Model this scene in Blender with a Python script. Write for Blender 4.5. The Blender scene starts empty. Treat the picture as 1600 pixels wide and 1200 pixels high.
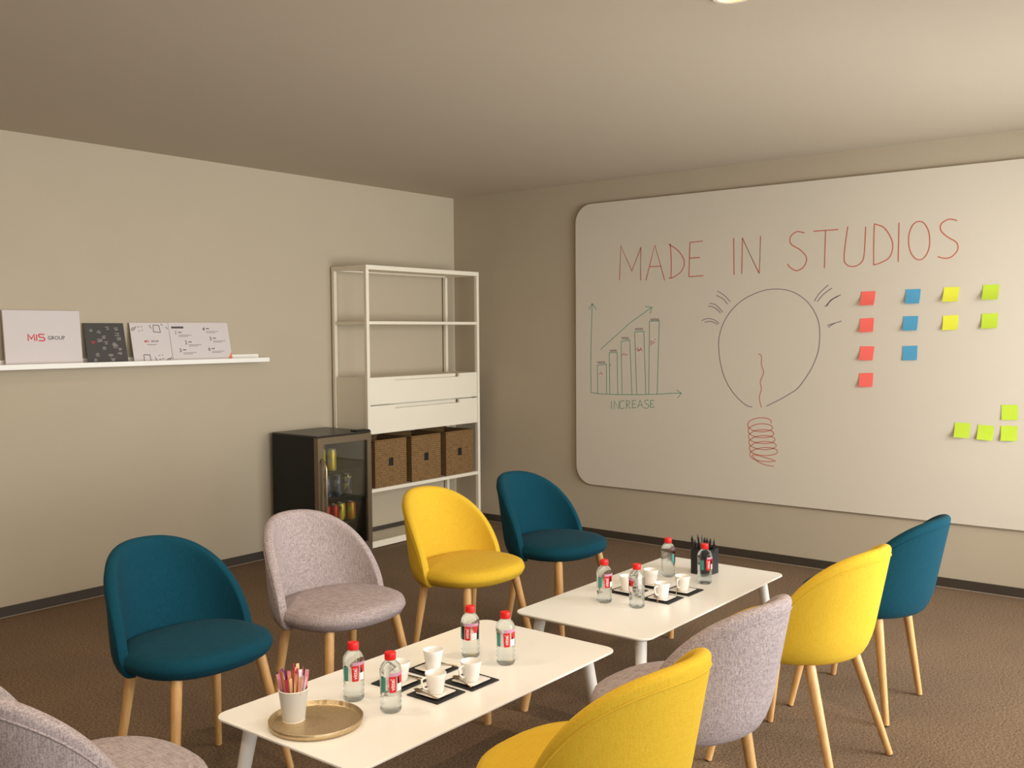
import bpy, math, random
from mathutils import Vector, Matrix

random.seed(7)
PI = math.pi
scene = bpy.context.scene
col = scene.collection

# ------------------------------------------------------------------ camera, light, exposure
ROOM_H = 2.537
X_MIN, Y_MIN = -8.2, -6.4
cam_data = bpy.data.cameras.new('camera')
cam_data.sensor_width = 36.0
cam_data.sensor_fit = 'HORIZONTAL'
cam_data.lens = 34.6987
cam_data.clip_start = 0.05
cam = bpy.data.objects.new('camera', cam_data)
r_ = (0.6216427, -0.7832666, -0.0073341)
u_ = (0.0447458, 0.0261618, 0.9986558)
b_ = (-0.7820218, -0.6211353, 0.0513112)
cam.matrix_world = Matrix(((r_[0], u_[0], b_[0], -5.9024), (r_[1], u_[1], b_[1], -5.2679),
                           (r_[2], u_[2], b_[2], 1.4673), (0, 0, 0, 1)))
col.objects.link(cam)
scene.camera = cam

world = bpy.data.worlds.new('world')
scene.world = world
world.use_nodes = True
world.node_tree.nodes['Background'].inputs[0].default_value = (0.75, 0.85, 1.0, 1)
world.node_tree.nodes['Background'].inputs[1].default_value = 1.0

scene.view_settings.view_transform = 'Standard'
scene.view_settings.look = 'None'
scene.view_settings.gamma = 1.0
scene.view_settings.use_curve_mapping = False
scene.view_settings.exposure = 0.0

# daylight through the three windows of the wall to the right of the camera
WINDOWS = [(-7.4, -5.5), (-4.9, -3.0), (-2.4, -0.5)]
WIN_Z = (0.25, 2.45)
DAY_POWER = (50, 85, 270)
DAY_COLOR = (0.95, 0.97, 1.0)
for (x0, x1), pw in zip(WINDOWS, DAY_POWER):
    ld = bpy.data.lights.new('window_daylight', 'AREA')
    ld.shape = 'RECTANGLE'
    ld.size = x1 - x0 - 0.1
    ld.size_y = WIN_Z[1] - WIN_Z[0] - 0.1
    ld.energy = pw
    ld.color = DAY_COLOR
    lo = bpy.data.objects.new('window_daylight', ld)
    lo.location = ((x0 + x1) / 2, Y_MIN - 0.22, sum(WIN_Z) / 2)
    lo.rotation_euler = (PI / 2 + math.radians(5), 0, 0)      # area light shines along its -Z, here into the room (+Y)
    col.objects.link(lo)
LAMP_POWER = 11.0
LAMP_COLOR = (1.0, 0.85, 0.66)

# ------------------------------------------------------------------ materials
def new_mat(name):
    m = bpy.data.materials.new(name)
    m.use_nodes = True
    nt = m.node_tree
    return m, nt, nt.nodes['Principled BSDF']

def srgb(r, g, b):
    f = lambda c: c / 12.92 if c <= 0.04045 else ((c + 0.055) / 1.055) ** 2.4
    return (f(r / 255), f(g / 255), f(b / 255), 1.0)

def plain(name, c, rough=0.5, metal=0.0, noise=0.0, nscale=8.0, bump=0.0, bscale=200.0, emit=0.0, coat=0.0):
    m, nt, p = new_mat(name)
    p.inputs['Base Color'].default_value = c
    p.inputs['Roughness'].default_value = rough
    p.inputs['Metallic'].default_value = metal
    p.inputs['Coat Weight'].default_value = coat
    tc = nt.nodes.new('ShaderNodeTexCoord')
    if noise:
        n = nt.nodes.new('ShaderNodeTexNoise')
        n.inputs['Scale'].default_value = nscale
        n.inputs['Detail'].default_value = 4
        nt.links.new(tc.outputs['Object'], n.inputs['Vector'])
        mx = nt.nodes.new('ShaderNodeMix'); mx.data_type = 'RGBA'
        mx.inputs['A'].default_value = [v * (1 - noise) for v in c[:3]] + [1]
        mx.inputs['B'].default_value = [min(1, v * (1 + noise)) for v in c[:3]] + [1]
        nt.links.new(n.outputs['Fac'], mx.inputs['Factor'])
        nt.links.new(mx.outputs['Result'], p.inputs['Base Color'])
    if bump:
        n2 = nt.nodes.new('ShaderNodeTexNoise')
        n2.inputs['Scale'].default_value = bscale
        n2.inputs['Detail'].default_value = 3
        nt.links.new(tc.outputs['Object'], n2.inputs['Vector'])
        bp = nt.nodes.new('ShaderNodeBump')
        bp.inputs['Strength'].default_value = bump
        bp.inputs['Distance'].default_value = 0.002
        nt.links.new(n2.outputs['Fac'], bp.inputs['Height'])
        nt.links.new(bp.outputs['Normal'], p.inputs['Normal'])
    if emit:
        p.inputs['Emission Color'].default_value = c
        p.inputs['Emission Strength'].default_value = emit
    return m

def fabric(name, dark, light, streak=0.5, rough=0.9):
    """woven cloth: crossed stretched noises for the slubs, a fine bump for the weave"""
    m, nt, p = new_mat(name)
    N, L = nt.nodes.new, nt.links.new
    tc = N('ShaderNodeTexCoord')
    facs = []
    for sc in ((22, 380, 380), (380, 22, 380), (380, 380, 22)):
        mp = N('ShaderNodeMapping'); mp.inputs['Scale'].default_value = sc
        L(tc.outputs['Object'], mp.inputs['Vector'])
        n = N('ShaderNodeTexNoise'); n.inputs['Scale'].default_value = 1.0; n.inputs['Detail'].default_value = 3
        L(mp.outputs['Vector'], n.inputs['Vector']); facs.append(n.outputs['Fac'])
    ad0 = N('ShaderNodeMath'); ad0.operation = 'ADD'
    L(facs[0], ad0.inputs[0]); L(facs[1], ad0.inputs[1])
    ad = N('ShaderNodeMath'); ad.operation = 'MULTIPLY_ADD'
    L(facs[2], ad.inputs[0]); ad.inputs[1].default_value = 1.0; L(ad0.outputs[0], ad.inputs[2])
    mr = N('ShaderNodeMapRange')
    mr.inputs['From Min'].default_value = 1.5 - 0.34 / max(streak, .05) * 0.5
    mr.inputs['From Max'].default_value = 1.5 + 0.34 / max(streak, .05) * 0.5
    L(ad.outputs[0], mr.inputs['Value'])
    mx = N('ShaderNodeMix'); mx.data_type = 'RGBA'
    mx.inputs['A'].default_value = dark; mx.inputs['B'].default_value = light
    L(mr.outputs['Result'], mx.inputs['Factor'])
    L(mx.outputs['Result'], p.inputs['Base Color'])
    p.inputs['Roughness'].default_value = rough
    p.inputs['Specular IOR Level'].default_value = 0.12
    p.inputs['Sheen Weight'].default_value = 0.02
    p.inputs['Sheen Roughness'].default_value = 0.5
    bp = N('ShaderNodeBump'); bp.inputs['Strength'].default_value = 0.25; bp.inputs['Distance'].default_value = 0.001
    L(ad.outputs[0], bp.inputs['Height']); L(bp.outputs['Normal'], p.inputs['Normal'])
    return m

def wood(name, dark, light):
    m, nt, p = new_mat(name)
    N, L = nt.nodes.new, nt.links.new
    tc = N('ShaderNodeTexCoord')
    mp = N('ShaderNodeMapping'); mp.inputs['Scale'].default_value = (60, 60, 5)
    L(tc.outputs['Object'], mp.inputs['Vector'])
    n = N('ShaderNodeTexNoise'); n.inputs['Scale'].default_value = 1.5; n.inputs['Detail'].default_value = 5
    L(mp.outputs['Vector'], n.inputs['Vector'])
    mx = N('ShaderNodeMix'); mx.data_type = 'RGBA'
    mx.inputs['A'].default_value = dark; mx.inputs['B'].default_value = light
    L(n.outputs['Fac'], mx.inputs['Factor']); L(mx.outputs['Result'], p.inputs['Base Color'])
    p.inputs['Roughness'].default_value = 0.42
    return m

def carpet(name):
    m, nt, p = new_mat(name)
    N, L = nt.nodes.new, nt.links.new
    tc = N('ShaderNodeTexCoord')
    n1 = N('ShaderNodeTexNoise'); n1.inputs['Scale'].default_value = 130; n1.inputs['Detail'].default_value = 4
    n2 = N('ShaderNodeTexNoise'); n2.inputs['Scale'].default_value = 1.6; n2.inputs['Detail'].default_value = 6
    n2.inputs['Roughness'].default_value = 0.7
    L(tc.outputs['Object'], n1.inputs['Vector']); L(tc.outputs['Object'], n2.inputs['Vector'])
    r1 = N('ShaderNodeValToRGB')
    r1.color_ramp.elements[0].position = 0.3; r1.color_ramp.elements[0].color = FLOOR_A
    r1.color_ramp.elements[1].position = 0.72; r1.color_ramp.elements[1].color = FLOOR_B
    L(n1.outputs['Fac'], r1.inputs['Fac'])
    mr = N('ShaderNodeMapRange'); mr.inputs['To Min'].default_value = 0.78; mr.inputs['To Max'].default_value = 1.2
    L(n2.outputs['Fac'], mr.inputs['Value'])
    mul = N('ShaderNodeVectorMath'); mul.operation = 'SCALE'
    L(r1.outputs['Color'], mul.inputs[0]); L(mr.outputs['Result'], mul.inputs['Scale'])
    L(mul.outputs['Vector'], p.inputs['Base Color'])
    p.inputs['Roughness'].default_value = 0.75
    p.inputs['Specular IOR Level'].default_value = 0.35
    bp = N('ShaderNodeBump'); bp.inputs['Strength'].default_value = 0.5; bp.inputs['Distance'].default_value = 0.003
    L(n1.outputs['Fac'], bp.inputs['Height']); L(bp.outputs['Normal'], p.inputs['Normal'])
    return m

def wicker(name):
    """rush weave seen on a basket front: rows run round the centre, so the two
    diagonals split the face into four fields of straight strands"""
    m, nt, p = new_mat(name)
    N, L = nt.nodes.new, nt.links.new
    tc = N('ShaderNodeTexCoord')
    sp = N('ShaderNodeSeparateXYZ'); L(tc.outputs['Object'], sp.inputs['Vector'])
    def math_(op, a, b=None):
        n = N('ShaderNodeMath'); n.operation = op
        for i, v in enumerate((a, b)):
            if v is None: continue
            if isinstance(v, (int, float)): n.inputs[i].default_value = v
            else: L(v, n.inputs[i])
        return n.outputs[0]
    ax = math_('ABSOLUTE', sp.outputs['X'])
    az = math_('ABSOLUTE', math_('SUBTRACT', sp.outputs['Z'], 0.16))
    top = math_('GREATER_THAN', az, ax)                     # top and bottom fields: strands run up and down
    c = N('ShaderNodeMix'); L(top, c.inputs['Factor'])
    L(sp.outputs['Z'], c.inputs['A']); L(sp.outputs['X'], c.inputs['B'])
    strand = math_('SINE', math_('MULTIPLY', c.outputs['Result'], 420.0))
    nz = N('ShaderNodeTexNoise'); nz.inputs['Scale'].default_value = 150; nz.inputs['Detail'].default_value = 4
    L(tc.outputs['Object'], nz.inputs['Vector'])
    mix = math_('ADD', math_('MULTIPLY', strand, 0.14), nz.outputs['Fac'])
    rp = N('ShaderNodeValToRGB')
    rp.color_ramp.elements[0].position = 0.25; rp.color_ramp.elements[0].color = srgb(82, 56, 26)
    rp.color_ramp.elements[1].position = 0.8; rp.color_ramp.elements[1].color = srgb(152, 115, 66)
    L(mix, rp.inputs['Fac']); L(rp.outputs['Color'], p.inputs['Base Color'])
    p.inputs['Roughness'].default_value = 0.8
    bp = N('ShaderNodeBump'); bp.inputs['Strength'].default_value = 0.6; bp.inputs['Distance'].default_value = 0.003
    L(mix, bp.inputs['Height']); L(bp.outputs['Normal'], p.inputs['Normal'])
    return m

def clear(name, tint, ior, through, rough=0.0):
    """clear plastic / glass; the part 'through' lets light straight past so that shadows stay light"""
    m, nt, p = new_mat(name)
    N, L = nt.nodes.new, nt.links.new
    out = nt.nodes['Material Output']
    nt.nodes.remove(p)
    g = N('ShaderNodeBsdfGlass'); g.inputs['Color'].default_value = tint; g.inputs['IOR'].default_value = ior
    g.inputs['Roughness'].default_value = rough
    t = N('ShaderNodeBsdfTransparent'); t.inputs['Color'].default_value = tint
    mx = N('ShaderNodeMixShader'); mx.inputs[0].default_value = through
    L(g.outputs[0], mx.inputs[1]); L(t.outputs[0], mx.inputs[2]); L(mx.outputs[0], out.inputs['Surface'])
    return m

def pane_mat(name, tint, refl=1.45):
    m, nt, p = new_mat(name)
    N, L = nt.nodes.new, nt.links.new
    out = nt.nodes['Material Output']
    nt.nodes.remove(p)
    fr = N('ShaderNodeFresnel'); fr.inputs['IOR'].default_value = refl
    gl = N('ShaderNodeBsdfGlossy'); gl.inputs['Roughness'].default_value = 0.03
    t = N('ShaderNodeBsdfTransparent'); t.inputs['Color'].default_value = tint
    mx = N('ShaderNodeMixShader')
    L(fr.outputs[0], mx.inputs[0]); L(t.outputs[0], mx.inputs[1]); L(gl.outputs[0], mx.inputs[2])
    L(mx.outputs[0], out.inputs['Surface'])
    return m

FLOOR_A = srgb(74, 50, 28)
FLOOR_B = srgb(148, 124, 98)
M = {}
M['wall'] = plain('wall_paint', srgb(180, 165, 140), 0.85, noise=0.03, nscale=3, bump=0.08, bscale=300)
M['ceiling'] = plain('ceiling_paint', srgb(188, 174, 152), 0.9, noise=0.02, nscale=2)
M['floor'] = carpet('carpet')
M['skirting'] = plain('skirting_brown', srgb(62, 52, 42), 0.5, noise=0.08)
M['joint'] = plain('joint_strip', srgb(150, 132, 112), 0.6, noise=0.15, nscale=30)
M['board'] = plain('whiteboard_enamel', srgb(212, 201, 182), 0.33, noise=0.015, nscale=2)
M['board_edge'] = plain('board_edge_grey', srgb(150, 134, 112), 0.5)
M['ink_red'] = plain('ink_red', srgb(196, 104, 82), 0.6)
M['ink_green'] = plain('ink_green', srgb(96, 152, 122), 0.6)
M['ink_purple'] = plain('ink_purple', srgb(124, 108, 118), 0.6)
M['white_metal'] = plain('white_powder_coat', srgb(230, 219, 196), 0.4, noise=0.01)
M['white_wood'] = plain('white_lacquer', srgb(230, 219, 196), 0.45, noise=0.01)
M['ledge'] = plain('ledge_white', srgb(240, 234, 222), 0.5, noise=0.01)
M['table_top'] = plain('table_white_laminate', srgb(248, 242, 230), 0.22, noise=0.01)
M['table_leg'] = plain('table_white_paint', srgb(236, 230, 218), 0.4, noise=0.01)
M['yellow'] = fabric('yellow_cloth', srgb(200, 157, 34), srgb(214, 177, 58), 0.35)
M['teal'] = fabric('teal_cloth', srgb(6, 52, 64), srgb(14, 66, 80), 0.35)
M['beige'] = fabric('heather_cloth', srgb(138, 123, 119), srgb(180, 165, 161), 0.75)
M['oak'] = wood('light_oak', srgb(190, 138, 78), srgb(226, 180, 118))
M['foot_pad'] = plain('foot_pad_dark', srgb(58, 46, 36), 0.7)
M['black'] = plain('black_steel', srgb(9, 8, 7), 0.6, noise=0.1)
M['black_lid'] = plain('black_lid', srgb(46, 40, 34), 0.35, noise=0.08)
M['door_steel'] = plain('brushed_steel', srgb(132, 116, 94), 0.4, 0.85, noise=0.06, nscale=25)
M['handle_steel'] = plain('handle_steel', srgb(176, 158, 130), 0.35, 0.9)
M['fridge_in'] = plain('fridge_lining', srgb(128, 124, 108), 0.6)
M['wire'] = plain('chrome_wire', srgb(170, 160, 145), 0.3, 0.9)
M['wicker'] = wicker('woven_rush')
M['hole'] = plain('hole_shade_black', srgb(16, 12, 14), 0.6)  # near-black colour for the shaded basket inside behind the finger hole
M['fridge_glass'] = pane_mat('fridge_glass', (0.86, 0.87, 0.82, 1))
M['window_glass'] = pane_mat('window_glass', (0.96, 0.97, 0.97, 1))
M['water'] = clear('bottled_water', (0.95, 0.98, 0.985, 1), 1.32, 0.28)
M['cap'] = plain('cap_red', srgb(226, 26, 22), 0.4)
M['label_clear'] = pane_mat('label_film', (0.93, 0.89, 0.90, 1))
M['label_red'] = plain('label_red', srgb(218, 34, 40), 0.45)
M['label_teal'] = plain('label_teal', srgb(70, 148, 134), 0.45)
M['label_pink'] = plain('label_pink', srgb(206, 150, 178), 0.45)
M['label_white'] = plain('label_white', srgb(246, 240, 236), 0.45)
M['china'] = plain('white_china', srgb(248, 242, 232), 0.15, coat=0.3)
M['slate'] = plain('black_slate', srgb(36, 34, 34), 0.65, noise=0.15, nscale=40, bump=0.3)
M['spoon'] = plain('spoon_steel', srgb(190, 170, 140), 0.22, 1.0)
M['paper_cup'] = plain('paper_cup_grey', srgb(212, 206, 192), 0.7)
M['paper_rim'] = plain('paper_cup_rim', srgb(246, 238, 222), 0.6)
M['brass'] = plain('hammered_brass', srgb(204, 180, 140), 0.42, 0.85, noise=0.3, nscale=170, bump=0.6, bscale=90)
M['pen_black'] = plain('pen_black', srgb(24, 22, 24), 0.35)
M['pen_grey'] = plain('pen_grey', srgb(92, 86, 84), 0.35)
M['box_black'] = plain('box_black', srgb(30, 29, 30), 0.5)
M['print_white'] = plain('print_white', srgb(206, 194, 188), 0.7)
M['print_dark'] = plain('print_dark', srgb(62, 57, 50), 0.6)
M['print_red'] = plain('print_red', srgb(196, 44, 58), 0.7)
M['print_grey'] = plain('print_grey', srgb(150, 140, 134), 0.7)
M['print_ink'] = plain('print_ink', srgb(74, 66, 64), 0.7)
M['print_pale'] = plain('print_pale', srgb(150, 142, 132), 0.7)
M['print_orange'] = plain('print_orange', srgb(222, 122, 92), 0.7)
M['lamp_glow'] = plain('lamp_glow', (1.0, 0.66, 0.32, 1), 0.5, emit=1.3)
M['note_red'] = plain('note_red', srgb(255, 112, 100), 0.75)
M['note_blue'] = plain('note_blue', srgb(84, 162, 200), 0.75)
M['note_yellow'] = plain('note_yellow', srgb(236, 236, 66), 0.75)
M['note_green'] = plain('note_green', srgb(196, 222, 58), 0.75)

# ------------------------------------------------------------------ mesh helpers
class MB:
    """collects boxes, lathes, tubes and lofts into one mesh"""
    def __init__(s): s.v = []; s.f = []
    def add(s, v, f):
        o = len(s.v); s.v += [tuple(x) for x in v]; s.f += [tuple(i + o for i in q) for q in f]; return s
    def box(s, x0, x1, y0, y1, z0, z1):
        v = [(x0, y0, z0), (x1, y0, z0), (x1, y1, z0), (x0, y1, z0), (x0, y0, z1), (x1, y0, z1), (x1, y1, z1), (x0, y1, z1)]
        return s.add(v, [(0, 3, 2, 1), (4, 5, 6, 7), (0, 1, 5, 4), (1, 2, 6, 5), (2, 3, 7, 6), (3, 0, 4, 7)])
    def rings(s, rings, cap0=True, cap1=True, closed=True):
        n = len(rings[0]); v = [p for r in rings for p in r]; f = []
        for i in range(len(rings) - 1):
            for j in range(n if closed else n - 1):
                k = (j + 1) % n
                f.append((i * n + j, i * n + k, (i + 1) * n + k, (i + 1) * n + j))
        if cap0: f.append(tuple(range(n - 1, -1, -1)))
        if cap1: f.append(tuple(range((len(rings) - 1) * n, len(rings) * n)))
        return s.add(v, f)
    def lathe(s, prof, seg=24, c=(0, 0, 0), cap0=True, cap1=True):
        return s.rings([[(c[0] + r * math.cos(2 * PI * j / seg), c[1] + r * math.sin(2 * PI * j / seg), c[2] + z)
                         for j in range(seg)] for r, z in prof], cap0, cap1)
    def tube(s, pts, rad, seg=8):
        pts = [Vector(p) for p in pts]
        rad = rad if isinstance(rad, (list, tuple)) else [rad] * len(pts)
        rs = []; up = None
        for i, p in enumerate(pts):
            d = (pts[min(i + 1, len(pts) - 1)] - pts[max(i - 1, 0)]).normalized()
            if up is None: up = Vector((0, 0, 1)) if abs(d.z) < 0.9 else Vector((1, 0, 0))
            a = d.cross(up).normalized(); b = a.cross(d).normalized(); up = b
            rs.append([p + (a * math.cos(2 * PI * j / seg) + b * math.sin(2 * PI * j / seg)) * rad[i] for j in range(seg)])
        return s.rings([list(reversed(r)) for r in rs])
    def prism(s, outline, f0, f1):
        """outline [(a, b)...] counter-clockwise; f0/f1 map (a, b) to the two end faces"""
        return s.rings([[f0(a, b) for a, b in outline], [f1(a, b) for a, b in outline]])
    def build(s, name, mat, parent=None, smooth=False, bevel=0.0, subsurf=0, angle=None):
        me = bpy.data.meshes.new(name)
        me.from_pydata(s.v, [], s.f)
        me.materials.append(M[mat])
        me.validate(); me.update()
        if smooth:
            for p in me.polygons: p.use_smooth = True
        if angle is not None:
            me.set_sharp_from_angle(angle=math.radians(angle))
        o = bpy.data.objects.new(name, me)
        col.objects.link(o)
        if parent is not None: o.parent = parent
        if bevel:
            b = o.modifiers.new('bevel', 'BEVEL'); b.width = bevel; b.segments = 2; b.limit_method = 'ANGLE'
        if subsurf:
            b = o.modifiers.new('subsurf', 'SUBSURF'); b.levels = subsurf; b.render_levels = subsurf
        return o

def tag(o, label, cat, group=None):
    o['label'] = label; o['category'] = cat
    if group: o['group'] = group
    elif 'group' in o: del o['group']
    return o

def thing(name, label, cat, loc=(0, 0, 0), rz=0.0, group=None):
    o = bpy.data.objects.new(name, None)
    o.empty_display_size = 0.05
    col.objects.link(o)
    o.location = loc; o.rotation_euler = (0, 0, rz)
    return tag(o, label, cat, group)

def struct(o):
    o['kind'] = 'structure'; return o

def dup(src, loc, rz, label, cat=None, group=None):
    r = src.copy(); col.objects.link(r)
    r.location = loc; r.rotation_euler = (0, 0, rz)
    tag(r, label, cat or src['category'], group)
    for ch in [c for c in bpy.data.objects if c.parent == src]:
        c = ch.copy(); col.objects.link(c); c.parent = r
        for g in [x for x in bpy.data.objects if x.parent == ch]:
            d = g.copy(); col.objects.link(d); d.parent = c
    return r

def rounded_rect(x0, x1, y0, y1, r, n=8):
    pts = []
    for cx, cy, a0 in ((x1 - r, y0 + r, -PI / 2), (x1 - r, y1 - r, 0), (x0 + r, y1 - r, PI / 2), (x0 + r, y0 + r, PI)):
        for i in range(n + 1):
            a = a0 + PI / 2 * i / n
            pts.append((cx + r * math.cos(a), cy + r * math.sin(a)))
    return pts

def spline(pts, n=5):
    if len(pts) < 3: return pts
    out = []
    P = [pts[0]] + list(pts) + [pts[-1]]
    for i in range(1, len(P) - 2):
        p0, p1, p2, p3 = P[i - 1:i + 3]
        for k in range(n):
            t = k / n
            out.append(tuple(0.5 * (2 * b + (c - a) * t + (2 * a - 5 * b + 4 * c - d) * t * t + (3 * b - a - 3 * c + d) * t ** 3)
                             for a, b, c, d in zip(p0, p1, p2, p3)))
    out.append(tuple(pts[-1]))
    return out

def ribbon(mb, pts, w, fn):
    """flat stroke of width w along 2D points, laid on a surface by fn(a, b); mitred so that no piece lies on another"""
    P = [pts[0]]
    for q in pts[1:]:
        if math.hypot(q[0] - P[-1][0], q[1] - P[-1][1]) > w * 0.3: P.append(q)
    if len(P) < 2: return
    dirs = []
    for p, q in zip(P[:-1], P[1:]):
        l = math.hypot(q[0] - p[0], q[1] - p[1]); dirs.append(((q[0] - p[0]) / l, (q[1] - p[1]) / l))
    v = []
    for i, p in enumerate(P):
        d0, d1 = dirs[max(i - 1, 0)], dirs[min(i, len(dirs) - 1)]
        nx, ny = -(d0[1] + d1[1]), d0[0] + d1[0]
        l = math.hypot(nx, ny)
        if l < 0.5: nx, ny, l = -d0[1], d0[0], 1.0
        nx, ny = nx / l, ny / l
        c = max(0.55, nx * -d0[1] + ny * d0[0])
        h = w / 2 / c
        v += [fn(p[0] + nx * h, p[1] + ny * h), fn(p[0] - nx * h, p[1] - ny * h)]
    mb.add(v, [(2 * i, 2 * i + 1, 2 * i + 3, 2 * i + 2) for i in range(len(P) - 1)])

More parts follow.
